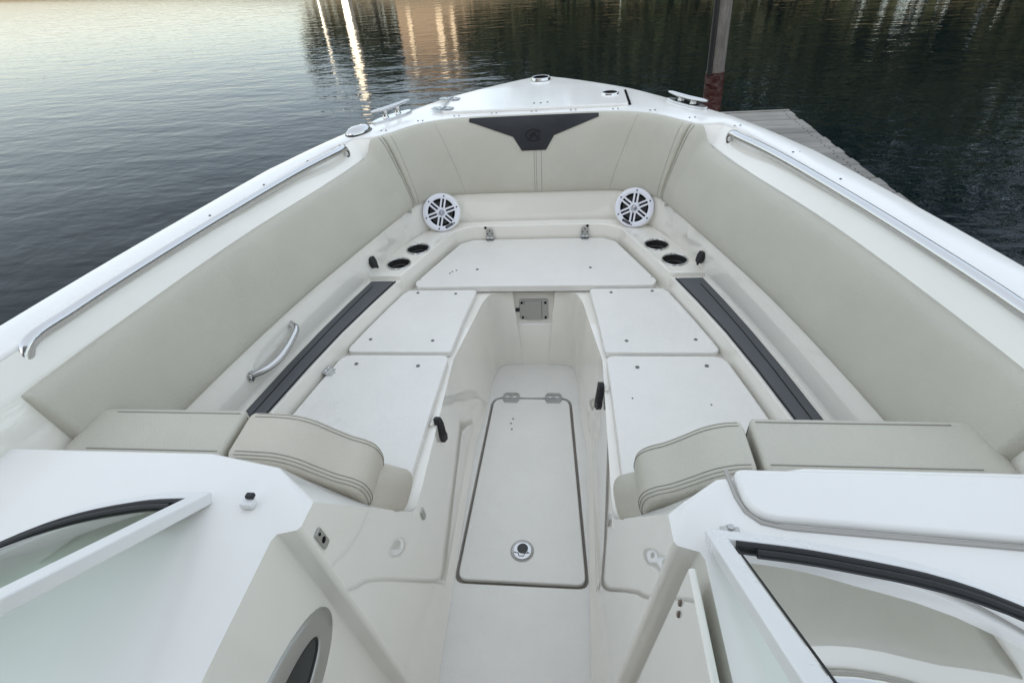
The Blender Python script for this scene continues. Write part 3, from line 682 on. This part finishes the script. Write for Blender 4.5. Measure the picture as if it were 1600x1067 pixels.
# ------------------------------------------------------------------ cushions
def pad(name, Tc, Bc, th, m, seams=(), nu=18, ends=(.02, .02), topth=None, flatend=(True, True)):
    """padded cushion between a top and a bottom curve; returns object and surface function"""
    N = len(Tc); ln = [0]
    for i in range(1, N): ln.append(ln[-1]+(Tc[i].lerp(Bc[i], .5)-Tc[i-1].lerp(Bc[i-1], .5)).length)
    tot = ln[-1]
    def at(c, s):
        s = max(0, min(tot, s))
        for i in range(N-1):
            if s <= ln[i+1]: t = (s-ln[i])/max(ln[i+1]-ln[i], 1e-9); return c[i].lerp(c[i+1], t)
        return c[-1]
    def S_(s, u, extra=0.):
        T, Bq = at(Tc, s), at(Bc, s); e = .01
        tg = (at(Tc, s+e)-at(Tc, s-e)+at(Bc, s+e)-at(Bc, s-e)).normalized()
        nv = tg.cross(Bq-T).normalized()
        if nv.dot(Vector((0, 1.2, .8))-T) < 0: nv.negate()
        d = th*(1-abs(2*u-1)**5)**.42*(1+.10*math.sin(math.pi*u))
        for k, a in enumerate((s, tot-s)):
            w = ends[k]
            if a < w: d *= (1-(1-max(a, 0)/w)**3)**.45 if a > 0 else 0
        for q in seams: d -= .0045*math.exp(-((s-q)/.0045)**2)
        p_ = T.lerp(Bq, u); edge_ = min(1, 6*u, 6*(1-u), 12*s, 12*(tot-s))
        d += edge_*(.0042*noise.noise(p_*5.5)+.0020*noise.noise(p_*15)+.0010*noise.noise(Vector((p_.x*9, p_.y*9, p_.z*42))))
        return p_+nv*(d+extra)
    ss = [tot*k/90 for k in range(91)]
    for k, w in enumerate(ends):
        for f in (.03, .1, .2, .35, .55, .8): ss.append(w*f if k == 0 else tot-w*f)
    for q in seams: ss += [q+dd for dd in (-.012, -.007, -.004, -.002, 0, .002, .004, .007, .012)]
    ss = sorted(set(round(x, 5) for x in ss))
    us = [.5-.5*math.cos(math.pi*k/nu) for k in range(nu+1)]
    us = [0, .008, .02, .04, .07, .11]+[.16+.68*k/8 for k in range(9)]+[.89, .93, .96, .98, .992, 1]
    o = grid(name, [[S_(s, u) for u in us] for s in ss], m, None)
    fixn(o.data)
    return o, S_, tot
# bow bolster: seam to seam round the bow
Tb = crom([(.662, 2.268, 1.000), (.565, 2.400, 1.004), (.46, 2.470, 1.006), (.30, 2.508, 1.006), (.12, 2.513, 1.006), (0, 2.514, 1.006), (-.12, 2.513, 1.006), (-.30, 2.508, 1.006), (-.46, 2.470, 1.006), (-.565, 2.400, 1.004), (-.662, 2.268, 1.000)], 5)
Bb = crom([(.588, 2.300, .662), (.520, 2.388, .660), (.42, 2.430, .660), (.30, 2.446, .658), (.12, 2.449, .657), (0, 2.449, .657), (-.12, 2.449, .657), (-.30, 2.446, .658), (-.42, 2.430, .660), (-.520, 2.388, .660), (-.588, 2.300, .662)], 5)
BB, SB, LB = pad('bolster_cushion', Tb, Bb, .030, VIN, seams=())
mid = LB/2
def seam(parent, S_, s0, s1, u0=.03, u1=.97, m=STI, r=.0016, n=24, ex=.0002):
    tube('seam', [S_(s0+(s1-s0)*k/n, u0+(u1-u0)*k/n, ex) for k in range(n+1)], r, m, parent, n=6)
BB2 = tag(BB, 'wraparound cream bow bolster with dark centre insert between the speakers', 'cushion')
for q in (-.006, .004, .028):
    seam(BB, SB, mid+q*-1, mid+q*-1, .36, .985, r=.0010)
for s in (1, -1): seam(BB, SB, mid-s*.452, mid-s*.362, .03, .97, PIPE, r=.0009)
for a in (.030, LB-.030): seam(BB, SB, a, a, .02, .98, PIPE, r=.0012)
# charcoal insert following the bolster's face; (x, z) outline on the face
ins = [(-.300, .999), (.289, .999), (.289, .985), (.088, .914), (.050, .852), (-.062, .852), (-.100, .914), (-.302, .985)]
def face_pt(x, z, ex):
    # surface coordinate s runs from starboard (+x) to port
    s = mid-x*1.015; u = (1.006-z)/(1.006-.657); return SB(s, u, ex)
bm = bmesh.new()
pl = ins; vv = [bm.verts.new((x, z, 0)) for x, z in pl]; ed = [bm.edges.new((vv[i], vv[(i+1) % len(vv)])) for i in range(len(vv))]
bmesh.ops.triangle_fill(bm, use_beauty=True, edges=ed); bmesh.ops.subdivide_edges(bm, edges=bm.edges, cuts=7, use_grid_fill=True); bmesh.ops.triangulate(bm, faces=bm.faces)
bmesh.ops.subdivide_edges(bm, edges=bm.edges, cuts=1)
me = bpy.data.meshes.new('insert_panel')
for f in bm.faces:
    f.normal_update()
for v in bm.verts: v.co = face_pt(v.co.x, v.co.y, .0035)
r = bmesh.ops.extrude_face_region(bm, geom=bm.faces[:])
for v in [g for g in r['geom'] if isinstance(g, bmesh.types.BMVert)]: v.co.y += .006
bmesh.ops.recalc_face_normals(bm, faces=bm.faces); bm.to_mesh(me); bm.free()
INS = link('insert_panel', me, CHAR, BB); INS['label'] = 'charcoal winged insert with embossed round emblem'
# embossed emblem: open ring with a slanted sail stroke
def emb(pts, r=.0022): tube('emblem', [face_pt(x-.005, z+.918, .0052) for x, z in pts], r, CHARD, INS, n=6)
emb([(.036*math.cos(a), .025*math.sin(a)) for a in [math.radians(35+k*10.5) for k in range(29)]], .0021)
emb([(-.020, -.004), (-.010, .006), (.006, .013), (.020, .016), (.027, .012)], .0019)
emb([(-.016, -.014), (-.002, .002), (.010, .014)], .0024); emb([(.004, .004), (.012, -.006), (.020, -.017)], .0022); emb([(-.004, -.004), (.008, -.005), (.022, .001), (.030, -.006)], .0015)

# side bolsters with the raised wing at the forward end
for s in (1, -1):
    Tq = [(.664, 2.268, 1.000), (.684, 2.250, 1.003), (.700, 2.228, .998), (.716, 2.205, .950), (.730, 2.17, .934), (.748, 2.11, .931), (.778, 1.97, .930), (.81, 1.85, .930), (.902, 1.48, .930), (.968, 1.1, .930), (1.02, .70, .930)]
    Bq = [(.586, 2.305, .660), (.594, 2.275, .660), (.604, 2.245, .660), (.612, 2.215, .660), (.622, 2.175, .660), (.641, 2.11, .660), (.681, 1.97, .660), (.715, 1.85, .660), (.812, 1.48, .660), (.886, 1.1, .660), (.945, .70, .660)]
    T_ = crom([(x*s, y, z) for x, y, z in Tq], 7); B_ = crom([(x*s, y, z) for x, y, z in Bq], 7)
    o, SS_, LL = pad('bolster_cushion', T_, B_, .034, VIN, ends=(.03, .02))
    tag(o, ('long cream side cushion below the port gunwale, above the curved grab handle' if s < 0 else 'long cream side cushion below the starboard gunwale, on the dock side'), 'cushion', 'side bolster cushions')
    seam(o, SS_, .024, .024, .02, .985, PIPE, r=.0030)
    if False: tube('seam', [SS_(.085, .01, .0), SS_(.083, .06, .0005), SS_(.080, .11, .0005), SS_(.066, .15, .0005), SS_(.05, .16, .0005)], .0010, STI, o, n=6)

# backrest cushions leaning on the consoles
sl = Vector((0, .792-.606, .44-.832)).normalized(); sn = Vector((0, -sl.z, sl.y))        # down-slope, forward normal
up_ = -sl
def slope_pt(s, x, w, d): # x lateral, w metres up the slope from the seat, d forward of the console face
    p = Vector((0, .792, .444))+up_*w+sn*d; p.y -= max(0, .43-x)*.37*min(1, w/.22); return Vector((x*s, p.y, p.z))
def smooth_poly(pts, sub=5): return crom(pts, sub)
for s in (1, -1):
    bk = thing('backrest_cushion', ('tan stitched backrest cushion beside the port console, port of the floor hatch' if s < 0 else 'grey-cream stitched backrest cushion beside the starboard console and windshield'), 'cushion', (.42*s, .80, .44), 'forward-facing backrests')
    # lower slab with rounded inboard end
    ol = [(.278, .004), (.261, .035), (.257, .08), (.266, .130), (.290, .178), (.330, .218), (.40, .245), (.56, .25), (.56, .004)]
    ol = [(v.x, v.y) for v in crom([(x, y, 0) for x, y in ol[:8]], 4)]+[(.56, .004)]
    pillow('lower_pad', ol, -.030, .100, .030, .050, VINT if s < 0 else VIN, bk, lambda x, w, d: slope_pt(s, x+(max(0, .085-d)*.14 if x < .5 else 0), w, d))
    tube('stitching', [slope_pt(s, .306, .2035, d) for d in (-.02, .02, .05, .075)]+[slope_pt(s, .307, .20, .092)], .0010, STI, bk, n=6)
    # upper roll, S-shaped top, set level
    tp = [(.325, .600), (.306, .622), (.299, .660), (.306, .694), (.326, .714), (.356, .729), (.392, .756), (.430, .786), (.468, .802)]+([(.51, .807), (.570, .809)] if s < 0 else [(.503, .806)])
    tpc = [(v.x, v.y) for v in crom([(x, y, 0) for x, y in tp], 5)]
    xe = .575 if s < 0 else .509
    ol = tpc+[(xe, .795), (xe, .62), (xe-.015, .60)]
    rp = lambda x, z, d: Vector((x*s, .650+d*.99+(z-.75)*-.10, z+d*.05))
    pillow('upper_roll', ol, 0, .140, .018, .024, VINT if s < 0 else VIN, bk, rp)
    def roll_line(e, far):     # a stitched line at depth e from one rim, on the rolled surface
        k = .018*(1-math.sqrt(max(0, 1-max(0, 1-e/.024)**2)))-.0004
        return [rp(x, z, (.140-e) if far else e) for x, z in offset_poly(ol, k)[3:len(tpc)-1]]
    for e, far, rr in ((.021, 1, .0012), (.011, 1, .0010), (.022, 0, .0012), (.014, 0, .0011), (.007, 0, .0011)):
        tube('stitching', roll_line(e, far), rr*.85, STI, bk, n=6)
    # outboard pad
    bo = thing('backrest_cushion', ('outboard backrest cushion by the port gunwale, partly cut off' if s < 0 else 'outboard backrest cushion by the starboard gunwale, next to the dash pod'), 'cushion', (.75*s, .80, .44), 'forward-facing backrests')
    rp2 = lambda x, z, d: Vector((x*s, .650+d*.99+(z-.75)*-.10, z+d*.05))
    ol = round_poly([(xe+.030, .58), (.98, .58), (.98, .812), (xe+.009, .812)], [.01, .03, .05, .012], 4)
    pillow('upper_pad', ol, 0, .142, .016, .022, VIN, bo, rp2)
    slab('lower_pad', [(.575, .004), (.98, .004), (.98, .24), (.575, .24)], .004, .090, VIN, bo, f=lambda x, w, d: slope_pt(s, x, w, d), bevel=.018, seg=4, angle=40)
    for d in (.124, .018): tube('stitching', [rp2(x, z, d) for x, z in ((xe+.018, .70), (xe+.012, .77), (xe+.0105, .798), (xe+.021, .8123), (.70, .8123), (.90, .8123))], .0012, STI, bo, n=6)

# ------------------------------------------------------------------ dock and piling
DOCKM = mat('weathered_planks', (.33, .315, .285), .85, bump=(60, .004, 5), var=.25)
POST = mat('piling_wood', (.23, .21, .19), .85, bump=(30, .01, 6), var=.35)
MAR = mat('maroon_wrap', (.060, .016, .014), .45, bump=(14, .03, 4), var=.3)
def timber(m, scale):
    nt = m.node_tree; L = nt.links; b = nt.nodes['Principled BSDF']; src = b.inputs['Base Color'].links[0].from_socket
    tc = nt.nodes.new('ShaderNodeTexCoord'); mp = nt.nodes.new('ShaderNodeMapping'); mp.inputs['Scale'].default_value = scale
    n = nt.nodes.new('ShaderNodeTexNoise'); n.inputs['Scale'].default_value = 1; n.inputs['Detail'].default_value = 6; n.inputs['Roughness'].default_value = .7
    oi = nt.nodes.new('ShaderNodeObjectInfo'); ad = nt.nodes.new('ShaderNodeVectorMath'); L.new(tc.outputs['Object'], ad.inputs[0]); L.new(oi.outputs['Location'], ad.inputs[1])
    L.new(ad.outputs[0], mp.inputs[0]); L.new(mp.outputs[0], n.inputs['Vector'])
    r = nt.nodes.new('ShaderNodeMapRange'); r.inputs[1].default_value = .3; r.inputs[2].default_value = .7; r.inputs[3].default_value = .55; r.inputs[4].default_value = 1.2; L.new(n.outputs[0], r.inputs[0])
    r2 = nt.nodes.new('ShaderNodeMapRange'); r2.inputs[3].default_value = .75; r2.inputs[4].default_value = 1.15; L.new(oi.outputs['Random'], r2.inputs[0])
    mu = nt.nodes.new('ShaderNodeMath'); mu.operation = 'MULTIPLY'; L.new(r.outputs[0], mu.inputs[0]); L.new(r2.outputs[0], mu.inputs[1])
    mx = nt.nodes.new('ShaderNodeMix'); mx.data_type = 'RGBA'; mx.blend_type = 'MULTIPLY'; mx.inputs[0].default_value = 1; L.new(src, mx.inputs[6]); L.new(mu.outputs[0], mx.inputs[7]); L.new(mx.outputs[2], b.inputs['Base Color'])
timber(DOCKM, (3, 70, 30)); timber(POST, (30, 30, 3))
DOCK = thing('dock', 'weathered grey plank dock alongside the starboard gunwale', 'dock', (2.4, 2.5, WL))
pm = None
for i in range(66):
    y = 5.80-i*.146
    vs, fs = prism([(1.52, -.0695), (2.46, -.0695), (2.46, .0695), (1.52, .0695)], .055, .095)
    if pm is None: pm = fixn(mesh('plank', vs, fs)); pm.materials.append(DOCKM)
    o = link('plank', pm, None, DOCK, smooth=False); o.location = (random.uniform(-.012, .012), y, random.uniform(-.003, .003)); o.rotation_euler.z = random.uniform(-.003, .003)
    b = o.modifiers.new('bevel', 'BEVEL'); b.width = .004; b.segments = 2
    for q in (1.60, 2.38):
        for e in (-.035, .035): screw(o, (q+random.uniform(-.006, .006), e, .0945), .007, dark=True, name='nail')
for x in (1.60, 2.38): box('stringer', (x, 1.1, -.04), (.09, 9.5, .18), DOCKM, DOCK)
box('fascia', (1.99, 5.90, .02), (.94, .04, .17), DOCKM, DOCK)
PIL = thing('piling', 'round weathered wooden piling with maroon wrapped base beyond the bow', 'piling', (2.11, 7.64, WL))
def pp(z): return Vector((2.115-.048*(z+.3), 7.64, z))
tube('timber', [pp(z) for z in (-.9, -.3, .4, 1.2, 2.2, 3.2)], [.112, .110, .107, .105, .103, .10], POST, PIL, n=28)
tube('wrap', [pp(z) for z in (-.8, -.3, -.2, -.1, 0, .1, .17)], [.122, .123, .119, .123, .120, .122, .120], MAR, PIL, n=28)
tube('rub_strip', [pp(z)+Vector((-.088, -.068, 0)) for z in (.15, .6, 1.2, 2.2, 3.1)], .034, RUB, PIL, n=10)
lathe('cap', [(.0, .10), (.08, .03), (.11, 0)], RUB, PIL, 24, mw=Matrix.Translation(pp(3.2)))

# ------------------------------------------------------------------ shore buildings seen only mirrored in the water
HW = mat('house_siding', (.15, .115, .085), .8, var=.2); HR = mat('house_roof', (.06, .055, .05), .9); WHT = mat('white_paint', (.8, .77, .70), .6)
HS = thing('waterfront_house', 'brown waterfront house on the far bank, mirrored in the water', 'house', (-8, 46, .6))
slab('wall', [(-12.4, 44.5), (-4.4, 42.5), (-3.4, 48), (-11.4, 50)], .4, 5.0, HW, HS, smooth=False)
obj('roof', [(-12.9, 44.1, 4.95), (-3.9, 41.9, 4.95), (-2.9, 48.4, 4.95), (-11.9, 50.5, 4.95), (-12.3, 47.3, 7.2), (-3.4, 45.1, 7.2)], [(0, 1, 5, 4), (2, 3, 4, 5), (0, 4, 3), (1, 2, 5), (0, 3, 2, 1)], HR, HS, smooth=False)
WFR = mat('window_trim', (.42, .36, .28), .6)
for fx, w in ((.12, .35), (.42, .5), (.55, .3), (.80, .55)):
    p = Vector((-12.4, 44.5, 0)).lerp(Vector((-4.4, 42.5, 0)), fx); box('window_frame', (0, 0, 0), (w, .10, 2.2), WFR, HS, mw=Matrix.Translation((p.x, p.y-.06, 2.6)) @ Matrix.Rotation(math.radians(-14), 4, 'Z'), bevel=.02)
CT = thing('white_tower', 'narrow white sunlit tower on the far bank, mirrored as a bright streak', 'tower', (-14.6, 41.5, .3))
slab('shaft', [(-15.35, 41.5), (-14.85, 41.4), (-14.8, 42.0), (-15.3, 42.1)], -.4, 6.4, WHT, CT, smooth=False)
slab('cap', [(-15.4, 41.4), (-14.8, 41.3), (-14.75, 42.1), (-15.35, 42.2)], 6.4, 6.6, HR, CT, smooth=False)
PL = tube('white_post', [(-17.4, 42.5, -.5), (-17.4, 42.5, 3.6)], .09, WHT, None, n=12); tag(PL, 'thin white post on the far bank, left of the bright tower streak', 'post')

# ------------------------------------------------------------------ keep the tree at thing > part > sub-part
def depth(o):
    n = 1
    while o.parent: o = o.parent; n += 1
    return n
for o in list(COL.objects):
    while depth(o) > 3:
        p = o.parent; mb = p.matrix_basis @ o.matrix_basis; o.parent = p.parent; o.matrix_basis = mb
